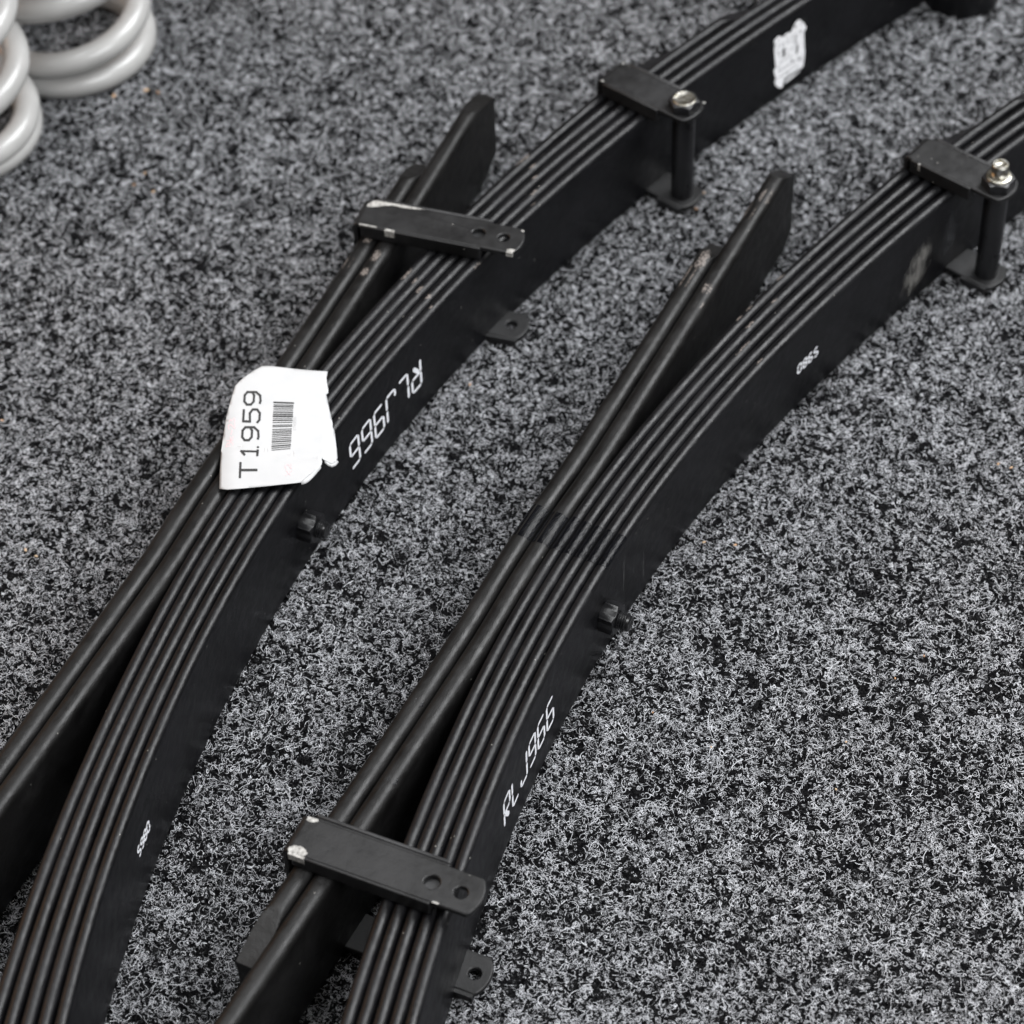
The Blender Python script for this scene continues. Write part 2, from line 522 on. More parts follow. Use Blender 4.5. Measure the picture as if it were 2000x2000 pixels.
# ------------------------------------------------------------------ the floor
def carpet_base():
    m, nt, b = mat('carpet_backing')
    tc = N(nt, 'ShaderNodeTexCoord')
    n = N(nt, 'ShaderNodeTexNoise'); n.inputs['Scale'].default_value = 420; n.inputs['Detail'].default_value = 5; n.inputs['Distortion'].default_value = 1.5
    nt.links.new(tc.outputs['Object'], n.inputs['Vector'])
    r = ramp(nt, n.outputs['Fac'], [(0.5, (0.004, 0.004, 0.005)), (0.68, (0.012, 0.012, 0.013))])
    r2 = ramp(nt, n.outputs['Fac'], [(0.42, (0.006, 0.006, 0.007)), (0.60, (0.30, 0.304, 0.315))])
    ds = N(nt, 'ShaderNodeVectorMath', operation='DISTANCE'); ds.inputs[1].default_value = (0, 1.07, -0.0042)
    nt.links.new(tc.outputs['Object'], ds.inputs[0])
    far = ramp(nt, ds.outputs['Value'], [(0.62, 0.0), (0.85, 1.0)])
    mx = N(nt, 'ShaderNodeMix', data_type='RGBA')
    nt.links.new(far.outputs[0], mx.inputs[0]); nt.links.new(r.outputs[0], mx.inputs[6]); nt.links.new(r2.outputs[0], mx.inputs[7])
    nt.links.new(mx.outputs[2], b.inputs['Base Color'])
    b.inputs['Roughness'].default_value = 0.95
    b.inputs['Specular IOR Level'].default_value = 0.1
    bp = N(nt, 'ShaderNodeBump'); bp.inputs['Strength'].default_value = 0.8; bp.inputs['Distance'].default_value = 0.002
    nt.links.new(n.outputs['Fac'], bp.inputs['Height']); nt.links.new(bp.outputs[0], b.inputs['Normal'])
    s = 3.0
    o = from_py('carpet', [(-s, -s + 1, -0.0042), (s, -s + 1, -0.0042), (s, s + 1, -0.0042), (-s, s + 1, -0.0042)], [(0, 1, 2, 3)], m)
    o['kind'] = 'structure'
    o['label'] = 'dark grey flecked carpet floor'
    o['category'] = 'carpet'
carpet_base()

def vnoise(x, y, cell, seed):
    rs = np.random.default_rng(seed)
    G = rs.random((256, 256))
    fx, fy = x / cell, y / cell
    ix, iy = np.floor(fx).astype(int), np.floor(fy).astype(int)
    tx, ty = fx - ix, fy - iy
    tx, ty = tx * tx * (3 - 2 * tx), ty * ty * (3 - 2 * ty)
    g = lambda a, b: G[a % 256, b % 256]
    return (g(ix, iy) * (1 - tx) + g(ix + 1, iy) * tx) * (1 - ty) + (g(ix, iy + 1) * (1 - tx) + g(ix + 1, iy + 1) * tx) * ty

def fibre_material():
    m, nt, b = mat('pile_fibre')
    at = N(nt, 'ShaderNodeAttribute'); at.attribute_name = 'shade'
    r = ramp(nt, at.outputs['Fac'], [(0.0, (0.004, 0.004, 0.0045)), (0.25, (0.012, 0.012, 0.013)), (0.45, (0.30, 0.304, 0.318)), (1.0, (0.80, 0.812, 0.85))])
    nt.links.new(r.outputs[0], b.inputs['Base Color'])
    b.inputs['Roughness'].default_value = 0.55
    b.inputs['Specular IOR Level'].default_value = 0.12
    return m

PLANS = (((44.557, 861.853), (0.50643, 0.86228), (-5.010985e-10, 1.750584e-08, 5.699049e-04, -3.556870e-02, -2.465057)),
         ((-105.881, 931.586), (0.409912, 0.912125), (-8.973416e-11, -3.570718e-08, 5.150638e-04, 3.714433e-02, -2.254776)))
def carpet_pile():
    # field a little wider than the picture
    def field(n):
        y = rng.uniform(600, 1500, n)
        half = 0.232 * (y + 60) + 95 - (y - 600) * 0.06
        x = rng.uniform(-1, 1, n) * half
        return x, y, half
    area_mm2 = 900 * 2 * (0.232 * 1110 + 68)
    nw, nd = int(area_mm2 / 1.42), int(area_mm2 / 2.0)
    pts_all, rad_all, shade_all, K = [], [], [], 8
    def border(n):
        x = rng.uniform(-720, 720, n)
        y = rng.uniform(380, 1700, n)
        half = 0.232 * (y + 60) + 95 - (y - 600) * 0.06
        m = (np.abs(x) > half) | (y < 600) | (y > 1500)
        return x[m], y[m], half[m]
    nb = int(1440 * 1320 / 2.2)
    for kind, n, grow in (('light', nw, 1.0), ('dark', nd, 1.0), ('light', nb, 1.22), ('dark', nb // 2, 1.25)):
        x, y, half = field(n) if grow == 1.0 else border(n)
        n = len(x)
        clump = 0.24 * vnoise(x + 900, y, 6.0, 1) + 0.58 * vnoise(x + 900, y, 2.5, 2) + 0.18 * vnoise(x + 900, y, 14, 3)
        if kind == 'light':
            keep = rng.random(n) < np.clip(0.60 + (clump - 0.5) * 1.75, 0.08, 1)
            x, y, clump = x[keep], y[keep], clump[keep]
            n = len(x)
        t = np.linspace(0, 1, K)[None, :]
        L = np.clip(rng.gamma(4.0, 0.64, n)[:, None] + 1.0, 1.1, 8.5)
        L = L * grow
        long_ = (rng.random(n) < 0.035)[:, None]
        L = np.where(long_, L * 1.5 + 4, L)
        sg = np.where(rng.random(n) < 0.5, -1.0, 1.0)[:, None]
        loop = rng.random(n)[:, None] < 0.68
        # a closed or half-closed curl needs more turn the shorter it is
        turn = np.where(loop, sg * rng.uniform(3.0, 6.6, n)[:, None], rng.normal(0, 1.8, n)[:, None])
        turn = np.where(long_, turn * 0.4, turn)
        th0 = rng.uniform(0, 2 * np.pi, n)[:, None]
        wob = np.cumsum(rng.normal(0, 0.25, (n, K)), 1)
        th = th0 + turn * t + wob
        # the plane of the curl is tilted anyhow
        ds = L / (K - 1)
        dx, dy = np.cos(th) * ds, np.sin(th) * ds
        px, py = np.cumsum(dx, 1), np.cumsum(dy, 1)
        px -= px.mean(1, keepdims=True); py -= py.mean(1, keepdims=True)
        tilt = rng.uniform(-1.15, 1.15, n)[:, None]
        az = rng.uniform(0, 2 * np.pi, n)[:, None]
        pz = py * np.sin(tilt); py = py * np.cos(tilt)
        px, py = px * np.cos(az) - py * np.sin(az), px * np.sin(az) + py * np.cos(az)
        px += x[:, None]; py += y[:, None]
        pz = np.clip(pz, -1.6, 1.6)
        if kind == 'light':
            zc = -0.85 + 1.8 * (clump - 0.5) + rng.normal(0, 0.5, n)
        else:
            zc = -1.25 + 1.2 * (clump - 0.5) + rng.normal(0, 0.6, n)
        for (ox, oy), (tx, ty), poly in PLANS:                # pressed down along and under the packs
            u = (x - ox) * tx + (y - oy) * ty
            v = (x - ox) * ty - (y - oy) * tx
            d = v - np.polyval(np.array(poly), np.clip(u, -330, 530))
            near = (d > -62) & (d < 5.5)
            zc = np.where(near, zc - 0.9, zc)
        pz = np.clip(pz + zc[:, None], -3.9, 1.7)
        pts_all.append(np.stack([px, py, pz], -1).reshape(-1, 3))
        rad = (rng.uniform(0.070, 0.118, n) if kind == 'light' else rng.uniform(0.12, 0.20, n))
        rad_all.append(np.repeat(rad * grow, K))
        if kind == 'light':
            sh = np.clip(rng.normal(0.70, 0.20, n), 0.33, 1.0)
        else:
            sh = np.clip(rng.normal(0.08, 0.08, n), 0.0, 0.28)
        shade_all.append(sh)
    P = np.concatenate(pts_all).astype(np.float32) * MM
    R = np.concatenate(rad_all).astype(np.float32) * MM
    S = np.concatenate(shade_all).astype(np.float32)
    n = len(S)
    hc = bpy.data.hair_curves.new('carpet_pile')
    hc.add_curves([K] * n)
    hc.position_data.foreach_set('vector', P.ravel())
    hc.points.foreach_set('radius', R)
    at = hc.attributes.new('shade', 'FLOAT', 'CURVE')
    at.data.foreach_set('value', S)
    hc.materials.append(fibre_material())
    o = bpy.data.objects.new('carpet_pile', hc)
    col.objects.link(o)
    o['kind'] = 'stuff'
    o['label'] = 'curly light grey and black fibres of the carpet pile'
    o['category'] = 'carpet pile'
    print('fibres', n)
carpet_pile()

# ------------------------------------------------------------------ the two leaf springs
HT, HR = 10.6, 4.4      # helper thickness, edge radius
PT, PR = 6.2, 3.05      # pack leaf thickness, edge radius

def eye(sp, u, sgn):
    b, tg, n = sp.base(np.array([u]))
    c = b[0] + n[0] * 9.0
    cz = (c[0], c[1], ZB)
    bm = bmesh.new()
    k = 40
    ro, ri, h = 23.5, 17.0, W - ZB
    rings = []
    for r, z in ((ri, 0), (ro - 0.8, 0), (ro, 0.8), (ro, h - 0.8), (ro - 0.8, h), (ri, h)):
        rings.append([bm.verts.new(vertical(cz, r * math.cos(2 * math.pi * q / k), r * math.sin(2 * math.pi * q / k), z)) for q in range(k)])
    for a in range(6):
        A, B = rings[a], rings[(a + 1) % 6]
        for q in range(k):
            bm.faces.new((A[q], A[(q + 1) % k], B[(q + 1) % k], B[q]))
    o = from_bm('spring_eye', bm, M['leaf'], sp.root, 40)
    bm = bmesh.new()
    lathe(bm, [(16.9, 0.5), (16.9, h + 1.5), (15.5, h + 3), (8.2, h + 3)], cz, 32, vertical)
    from_bm('bushing', bm, M['rubber'], o, 40)
    bm = bmesh.new()
    lathe(bm, [(8.0, 0), (8.0, h + 6), (6.2, h + 6), (6.2, h + 1)], cz, 28, vertical)
    from_bm('sleeve', bm, M['steel'], o, 40)

def build_spring(key, origin, tvec, poly, urange, hpoly, label):
    rz = math.atan2(tvec[1], tvec[0])
    root = empty('leaf_spring', (origin[0] * MM, origin[1] * MM, 0), rz, label, 'leaf spring', 'leaf springs lying on the carpet')
    sp = Spring(origin, tvec, poly, urange, hpoly, root)
    R_ = key == 'R'
    up = {0: 572, 1: 545, 2: 515, 3: 452, 4: 432}
    if not R_:
        up[0] = 566
    leaves = []
    for i in range(5):
        cuts = []
        if i >= 1:
            cuts.append((up[i] - (34 if i < 4 else 82), up[i], 14 if i < 4 else 21, 'flat'))
        lo = {0: -560, 1: -535, 2: -505, 3: -450, 4: -425}[i]
        leaves.append(make_leaf(sp, 'leaf', i, lo, up[i], PT, PR, M['leaf'], cuts))
    # helpers: i = 0 inner and longer, i = 1 outer
    hs = []
    ends = {('R', 0): (-330, 321.5), ('R', 1): (-264, 250), ('L', 0): (-330, 327), ('L', 1): (-268, 258)}
    for i in (0, 1):
        a, b = ends[(key, i)]
        ln = {('R', 0): 17, ('R', 1): 22, ('L', 0): 29, ('L', 1): 24}[(key, i)]
        o = make_helper(sp, i, a, b, ln)
        hs.append(o)
    for u in (up[0] + 14, -574):
        eye(sp, u, 1)
    # centre bolt -------------------------------------------------------
    bb, tg, nn = sp.base(np.array([1.5]))
    b0, n0, t0 = bb[0], nn[0], tg[0]
    def horiz(c, x, y, h):
        p = b0 + t0 * x + n0 * h
        return local(p, 29.0 + y)
    bm = bmesh.new()
    hex_nut(bm, None, 15.2, 8.4, horiz, rot=0.40 if R_ else 0.44)
    nut = from_bm('centre_bolt_nut', bm, M['bolt'], root, 35)
    bm = bmesh.new()
    def horiz2(c, x, y, h):
        return horiz(c, x, y, h + 8.0)
    lathe(bm, thread_profile(4.9, 6.8 if R_ else 5.6), None, 24, horiz2)
    from_bm('bolt_thread', bm, M['bolt'], nut, 25)
    return sp, leaves, hs, nut

def make_helper(sp, i, a, b, ln):
    us = sorted(set(np.linspace(a, b, 80).round(3).tolist() + np.linspace(b - ln, b, 24).round(3).tolist() + np.linspace(a, a + 28, 24).round(3).tolist()))
    us = np.array(us)
    cen, nor = sp.leaf_frame('helper', i, us)
    prof = profile(HT, HR, ZB, W, 8)
    n = len(prof)
    vs = []
    for q, u in enumerate(us):
        d = 0.0
        if u > b - ln: d = 10.5 * (u - (b - ln)) / ln
        if u < a + 28: d = max(d, 9.5 * (a + 28 - u) / 28)
        for ax, z in prof:
            zz = min(max(z, ZB + d if d > 0 else -99), W - d)
            p = cen[q] + nor[q] * ax
            vs.append(local(p, zz))
    fs = []
    for q in range(len(us) - 1):
        for j in range(n):
            k = (j + 1) % n
            fs.append((q * n + j, q * n + k, (q + 1) * n + k, (q + 1) * n + j))
    fs.append(tuple(range(n))[::-1]); fs.append(tuple(range((len(us) - 1) * n, len(us) * n)))
    o = from_py('helper_leaf', vs, fs, M['helper'], sp.root, 24)
    o.data.materials.append(M['lit_chamfer'])                 # light on the lower chamfer, painted in as a paler coat
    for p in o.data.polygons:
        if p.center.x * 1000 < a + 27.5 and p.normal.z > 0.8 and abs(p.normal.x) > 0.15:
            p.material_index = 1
    return o

spR, leavesR, helpR, nutR = build_spring('R', (44.557, 861.853), (0.50643, 0.86228),
    (-5.010985e-10, 1.750584e-08, 5.699049e-04, -3.556870e-02, -2.465057), (-275, 345),
    (6.973476e-09, -3.303087e-05, -3.079526e-02, -32.4793),
    'black leaf spring pack without a tag, nearer the right, with shiny bands over its leaves')
spL, leavesL, helpL, nutL = build_spring('L', (-105.881, 931.586), (0.409912, 0.912125),
    (-8.973416e-11, -3.570718e-08, 5.150638e-04, 3.714433e-02, -2.254776), (-318, 522),
    (-2.959690e-08, -7.020646e-05, 3.250997e-02, -31.8536),
    'black leaf spring pack on the left, carrying the white paper tag and a white emblem')

# rebound clips with two holes -------------------------------------------
clipL, TcL = strap(spL, (194.6, -3.7), (0.085, 0.996), -50.5, 45.0, 10.2, 'rebound_clip',
    [circle(19.2, 0.6, 3.5), circle(33.6, 0.6, 3.1)], [circle(36, 0, 3.0)], 23.5, 69.0)
clipR, TcR = strap(spR, (-199.7, -4.2), (0.080, 0.997), -50.5, 44.0, 10.4, 'rebound_clip',
    [circle(19.4, -0.4, 3.6), circle(33.5, -0.5, 3.1)], [circle(37, 0, 3.0)], 23.0, 69.0)

# bolted clamps ------------------------------------------------------------
def bolt_clamp(sp, org, e, style):
    o, T = strap(sp, org, e, -33.5, 31.5, 10.6, 'bolt_clamp', [circle(21.5, 0, 4.6)], [circle(21.5, 0, 4.6)], 11.0, 69.5)
    e = np.array(e) / np.hypot(*e)
    c = np.array(org) + e * 21.5
    bm = bmesh.new()
    lathe(bm, [(6.6, 4.0), (6.6, 66.4)], (c[0], c[1], 0), 28, vertical)
    from_bm('spacer_sleeve', bm, M['bolt'], o, 40)
    if style == 'head':
        bm = bmesh.new()
        hex_nut(bm, (c[0], c[1], 69.55), 15.6, 5.6, vertical, rot=0.35)
        h = from_bm('bolt_head', bm, M['bolt'], o, 35)
        bm = bmesh.new()
        lathe(bm, [(6.6, 0), (6.7, 0.3), (6.2, 0.7), (5.0, 0.6), (4.2, 0.3), (2.0, 0.25), (0.2, 0.35)], (c[0], c[1], 75.1), 32, vertical)
        from_bm('bolt_top', bm, M['zinc'], o, 30)
    else:
        bm = bmesh.new()
        hex_nut(bm, (c[0], c[1], 69.55), 16.2, 6.2, vertical, rot=0.15)
        from_bm('nut', bm, M['bolt'], o, 35)
        bm = bmesh.new()
        lathe(bm, [(6.9, 0), (7.1, 0.5), (6.8, 1.0), (6.0, 1.3), (5.0, 1.5), (4.4, 1.5)], (c[0], c[1], 75.7), 36, vertical)
        from_bm('locking_collar', bm, M['zinc'], o, 30)
        bm = bmesh.new()
        pr = [(4.5, 0), (4.5, 2.0), (4.2, 2.3), (4.6, 2.8), (4.2, 3.3), (4.6, 3.8), (4.3, 4.3), (4.7, 4.8), (4.7, 8.4), (4.3, 9.0), (3.1, 9.0), (2.8, 8.0), (0.8, 7.6)]
        lathe(bm, pr, (c[0], c[1], 76.0), 28, vertical)
        from_bm('bolt_stud', bm, M['zinc'], o, 25)
    return o, T
clampL, TkL = bolt_clamp(spL, (340.6, 64.0), (-0.291, 0.957), 'head')
clampR, TkR = bolt_clamp(spR, (346.2, 45.3), (-0.20, 0.98), 'nut')

# lettering ----------------------------------------------------------------
face_poly(spR, segment_text('RLJ966', -127.2, 18.6, 8.1, 11.72, 18.6, 2.0), M['white_ink'], leavesR[0], 'lettering')
face_poly(spL, segment_text('RLJ966', 123.8, 38.3, 8.6, 12.5, 18.6, 1.9, flip=True), M['white_ink'], leavesL[0], 'lettering')
face_poly(spR, segment_text('0865', 200.3, 26.0, 3.1, 5.0, 6.4, 1.5), M['white_ink'], leavesR[0], 'lettering')
face_poly(spL, segment_text('0865', -195.9, 33.6, 3.0, 4.5, 6.2, 1.4, flip=True), M['white_ink'], leavesL[0], 'lettering')

# the worn white emblem on the left pack
def emblem():
    out = [(456.2, 50.1), (459.5, 45.3), (462.0, 40.2), (460.0, 38.2), (461.3, 25.3), (461.9, 21.7), (461.3, 11.4), (459.2, 10.3),
           (457.0, 11.6), (446.0, 11.5), (444.9, 9.0), (444.7, 5.2), (441.5, 7.0), (438.3, 11.4), (437.7, 14.3), (438.5, 16.2), (436.3, 23.3), (437.9, 25.5), (436.6, 33.6),
           (435.8, 39.7), (435.4, 47.2), (438.8, 48.6), (442.0, 45.4), (445.5, 46.2), (449.3, 44.9), (450.8, 47.9), (453.2, 50.6)]
    holes = [[(454.2, 31.5), (455.9, 32.0), (455.7, 24.4), (454.2, 25.0)], [(442.8, 36.0), (444.6, 35.8), (445.4, 29.6), (443.4, 28.6)],
             [(440.2, 20.6), (457.5, 20.0), (457.4, 19.5), (440.3, 20.0)], [(447.0, 41.6), (447.4, 42.0), (446.9, 37.0), (446.4, 37.4)],
             [(450.4, 42.5), (450.8, 42.4), (450.2, 37.8), (449.8, 38.0)], [(452.8, 43.0), (453.3, 43.0), (452.6, 39.4), (452.2, 39.4)], [(443.4, 41.4), (443.8, 41.8), (443.9, 38.2), (443.5, 38.0)],
             [(456.6, 42.0), (457.2, 41.6), (457.6, 38.4), (457.0, 38.6)], [(440.6, 27.2), (452.0, 26.0), (452.0, 25.6), (440.7, 26.7)], [(440.5, 15.6), (456.5, 15.6), (456.5, 15.2), (440.6, 15.2)]]
    verts, edges, faces = [], [], []
    for lp in [out] + holes:
        k = len(verts)
        verts += [Vector(p) for p in lp]
        edges += [(k + q, k + (q + 1) % len(lp)) for q in range(len(lp))]
    vv, ee, ff, *_ = delaunay_2d_cdt(verts, edges, [], 2, 1e-5)
    def inside(p, poly):
        c = False
        j = len(poly) - 1
        for i in range(len(poly)):
            if (poly[i][1] > p[1]) != (poly[j][1] > p[1]) and p[0] < (poly[j][0] - poly[i][0]) * (p[1] - poly[i][1]) / (poly[j][1] - poly[i][1]) + poly[i][0]:
                c = not c
            j = i
        return c
    polys = []
    for f in ff:
        c = sum((vv[q] for q in f), Vector((0, 0))) / len(f)
        if inside(c, out) and not any(inside(c, h) for h in holes):
            polys.append([(vv[q].x, vv[q].y) for q in f])
    polys.append([(446.0, 9.6), (457.8, 9.9), (458.4, 8.6), (446.6, 7.2)])
    o = face_poly(spL, polys, M['emblem'], leavesL[0], 'emblem')
    edge_attr(o, [1.0] * len(o.data.vertices))
emblem()

# paint chips and marks ------------------------------------------------------
def chip(sp, leaves, helps, kind, i, u, ln, a0, a1, seed):
    am, ah = (a0 + a1) / 2, (a1 - a0) / 2 * 0.85
    a0, a1, ln = am - ah, am + ah, ln * 0.9
    if kind == 'leaf':
        top_patch(sp, 'leaf', i, u - ln / 2, u + ln / 2, a0, a1, PT, PR, M['chip'], leaves[i], 'paint_chip', 0.10, seed=seed)
    else:
        top_patch(sp, 'helper', i, u - ln / 2, u + ln / 2, a0, a1, HT, HR, M['chip'], helps[i], 'paint_chip', 0.10, seed=seed)
for q, c in enumerate([('helper', 1, 179, 7, -10, 30), ('helper', 1, 159, 14, -45, 5), ('helper', 0, 169, 13, -25, 20), ('helper', 0, 155, 10, -30, 15),
        ('leaf', 4, 156, 13, -30, 25), ('leaf', 3, 154, 7, -20, 30), ('leaf', 2, 150, 9, -40, 30), ('leaf', 1, 147.8, 7, -20, 40), ('leaf', 0, 142, 4, -20, 20),
        ('leaf', 4, 262, 16, -45, 15), ('leaf', 3, 260, 8, -20, 25), ('leaf', 2, 254, 6, -20, 25), ('leaf', 1, 244.5, 9, -15, 30), ('leaf', 0, 237, 6, -40, -5), ('leaf', 0, 182, 9, 20, 70)]):
    chip(spL, leavesL, helpL, *c, seed=100 + q)
for q, c in enumerate([('helper', 0, 287, 18, -20, 60), ('helper', 0, 272, 20, -60, 10), ('helper', 1, 212, 30, -50, 10), ('helper', 0, 206, 11, -20, 45), ('helper', 0, 193, 8, 0, 50),
        ('helper', 1, 226, 22, -30, 40), ('leaf', 4, 225, 9, -50, 0), ('leaf', 3, 209, 7, -20, 25), ('leaf', 4, 197, 7, -50, 0), ('leaf', 4, 188, 7, -60, 0), ('leaf', 3, 187, 10, -30, 15),
        ('leaf', 2, 171, 18, -20, 12), ('leaf', 0, 168, 8, -30, 5)]):
    chip(spR, leavesR, helpR, *c, seed=200 + q)
for i in range(5):
    top_patch(spR, 'leaf', i, 6.0, 28.6, -72, 48 if i else 62, PT, PR, M['gloss'], leavesR[i], 'lacquer_band', 0.09, ragged=0.0, seed=i)
for i in range(2):
    top_patch(spR, 'helper', i, 5.5, 27.4, -66, 60, HT, HR, M['gloss'], helpR[i], 'lacquer_band', 0.09, ragged=0.0, seed=i)

for kind, i, u in (('helper', 1, -108), ('helper', 0, -153)):
    top_patch(spR, kind, i, u - 2.2, u + 2.2, 8, 48, HT, HR, M['gloss'], helpR[i], 'dent_mark', 0.12, seed=int(-u))
def face_patch(sp, u0, u1, z0, z1, shear, m, parent, name, nu=14, nz=14, lift=0.1):
    vs, ed = [], []
    for a in range(nu):
        for b in range(nz):
            f, g = a / (nu - 1) * 2 - 1, b / (nz - 1) * 2 - 1
            z = z0 + (z1 - z0) * (g + 1) / 2
            u = u0 + (u1 - u0) * (f + 1) / 2 + shear * (g + 1) / 2
            bb, _, nn = sp.base(np.array([u]))
            vs.append(local(bb[0] + nn[0] * lift, z))
            ed.append(max(0.0, 1.25 - 0.9 * (f * f + g * g)))
    fs = [(a * nz + b, (a + 1) * nz + b, (a + 1) * nz + b + 1, a * nz + b + 1) for a in range(nu - 1) for b in range(nz - 1)]
    o = from_py(name, vs, fs, m, parent, 60)
    edge_attr(o, ed)
face_patch(spR, 286, 318, -1, 46, 12, M['scuff'], leavesR[0], 'scuff_mark')
face_patch(spR, 326, 344.5, 2, 58, 1, M['rub'], leavesR[0], 'scuff_mark')
face_patch(spR, 23.4, 24.4, 18, 50, 1.0, M['scratch'], leavesR[0], 'scratch_mark', 4, 20)
face_patch(spR, 45.6, 46.4, 5, 33, 0.3, M['scratch'], leavesR[0], 'scratch_mark', 4, 20)

def plate_chip(T, pts, z, parent, lift=0.12):
    """bare patch wrapping a plate corner: flat on top and a lip down the side"""
    rs = random.Random(int(abs(pts[0][0]) * 100 + abs(pts[0][1]) * 7))
    fine = []
    for (a0, b0), (a1, b1) in zip(pts, pts[1:] + pts[:1]):
        n = max(1, int(math.hypot(a1 - a0, b1 - b0) / 0.7))
        for k in range(n):
            j = 0.22 if k else 0.08
            fine.append((a0 + (a1 - a0) * k / n + rs.uniform(-j, j), b0 + (b1 - b0) * k / n + rs.uniform(-j, j)))
    vs = [T(a, b, z + lift) for a, b in fine]
    from_py('paint_chip', vs, [tuple(range(len(vs)))], M['chip_white'], parent)
def lip_chip(T, a0, a1, b, z0, z1, parent):
    bm = bmesh.new()
    box(bm, a0, a1, min(b), max(b), z0, z1, T)
    from_bm('paint_chip', bm, M['chip_white'], parent)
zt = 69.0
plate_chip(TcL, [(-47, 6.5), (-44, 10.4), (-34, 10.6), (-24, 10.7), (-15, 10.5), (-20, 9.3), (-27, 8.6), (-33, 9.0), (-38, 7.2), (-42, 5.2), (-46.5, 4.2)], zt, clipL)
lip_chip(TcL, -31, -25.5, (-11.7, -10.0), 64.9, 69.15, clipL)
lip_chip(TcL, -46, -36, (-10.6, -9.7), 68.0, 69.15, clipL)
plate_chip(TcL, [(38.5, -9.6), (42.2, -9.4), (42.8, -7.2), (40, -7.4), (38.0, -8.2)], zt, clipL)
lip_chip(TcL, 38.3, 42.0, (-10.5, -9.7), 66.2, 69.12, clipL)
plate_chip(TcL, [(41.4, 9.2), (43, 8.6), (42.8, 7.4), (41.2, 8.0)], zt, clipL)
plate_chip(TcR, [(-47, -10.3), (-39.5, -10.2), (-38.2, -8.6), (-39.6, -6.8), (-43, -5.9), (-45.6, -6.4), (-47.5, -8.2)], zt, clipR)
lip_chip(TcR, -46.5, -38.5, (-11.75, -10.3), 65.2, 69.12, clipR)
plate_chip(TcR, [(-47.2, 10.2), (-42, 10.3), (-41.6, 9.0), (-44, 7.6), (-47.2, 8.0)], zt, clipR)
plate_chip(TcR, [(23.8, -10.3), (27, -10.2), (27, -9.3), (24.2, -9.3)], zt, clipR)
for T, o, a, b in ((TkL, clampL, -29.5, -9.8), (TkL, clampL, -29.5, 9.8), (TkL, clampL, 28.6, 9.6)):
    plate_chip(T, [(a + 0.9 * math.cos(k), b + 0.8 * math.sin(k)) for k in (0, 1.1, 2.2, 3.3, 4.4, 5.4)], 69.5, o)
lip_chip(TkR, -23.0, -21.8, (-11.85, -11.2), 64.8, 69.3, clampR)

# ------------------------------------------------------------------ coil springs
def coil(loc, phase, turns, label):
    r, R_ = 8.0, 46.0
    n = int(turns * 56)
    k = 16
    vs = []
    def zf(th):
        x = th / (2 * math.pi)
        if x < 0: return r
        if x < 1: return r + 16.3 * x ** 1.6
        return r + 16.3 + 42.5 * (x - 1)
    pts = []
    for q in range(n + 1):
        th = -0.95 * 2 * math.pi + turns * 2 * math.pi * q / n
        pts.append(Vector((R_ * math.cos(th + phase), R_ * math.sin(th + phase), zf(th) - 1.5)))
    for q, p in enumerate(pts):
        t = (pts[min(q + 1, n)] - pts[max(q - 1, 0)]).normalized()
        out = Vector((p.x, p.y, 0)).normalized()
        b = t.cross(out).normalized(); out = b.cross(t).normalized()
        for j in range(k):
            a = 2 * math.pi * j / k
            vs.append((p + out * r * math.cos(a) + b * r * math.sin(a)) * MM)
    fs = [(q * k + j, q * k + (j + 1) % k, (q + 1) * k + (j + 1) % k, (q + 1) * k + j) for q in range(n) for j in range(k)]
    fs.append(tuple(range(k))[::-1]); fs.append(tuple(range(n * k, (n + 1) * k)))
    o = from_py('coil_spring', vs, fs, M['silver'], None, 50)
    o.location = (loc[0] * MM, loc[1] * MM, 0)
    o['label'] = label; o['category'] = 'coil spring'; o['group'] = 'silver coil springs'
coil((-327.7, 1289.3), math.radians(90), 6.6, 'silver coil spring cut by the left edge, in front of the other')
coil((-262.6, 1370.0), math.radians(-90), 6.6, 'silver coil spring standing behind, mostly in the top left corner')

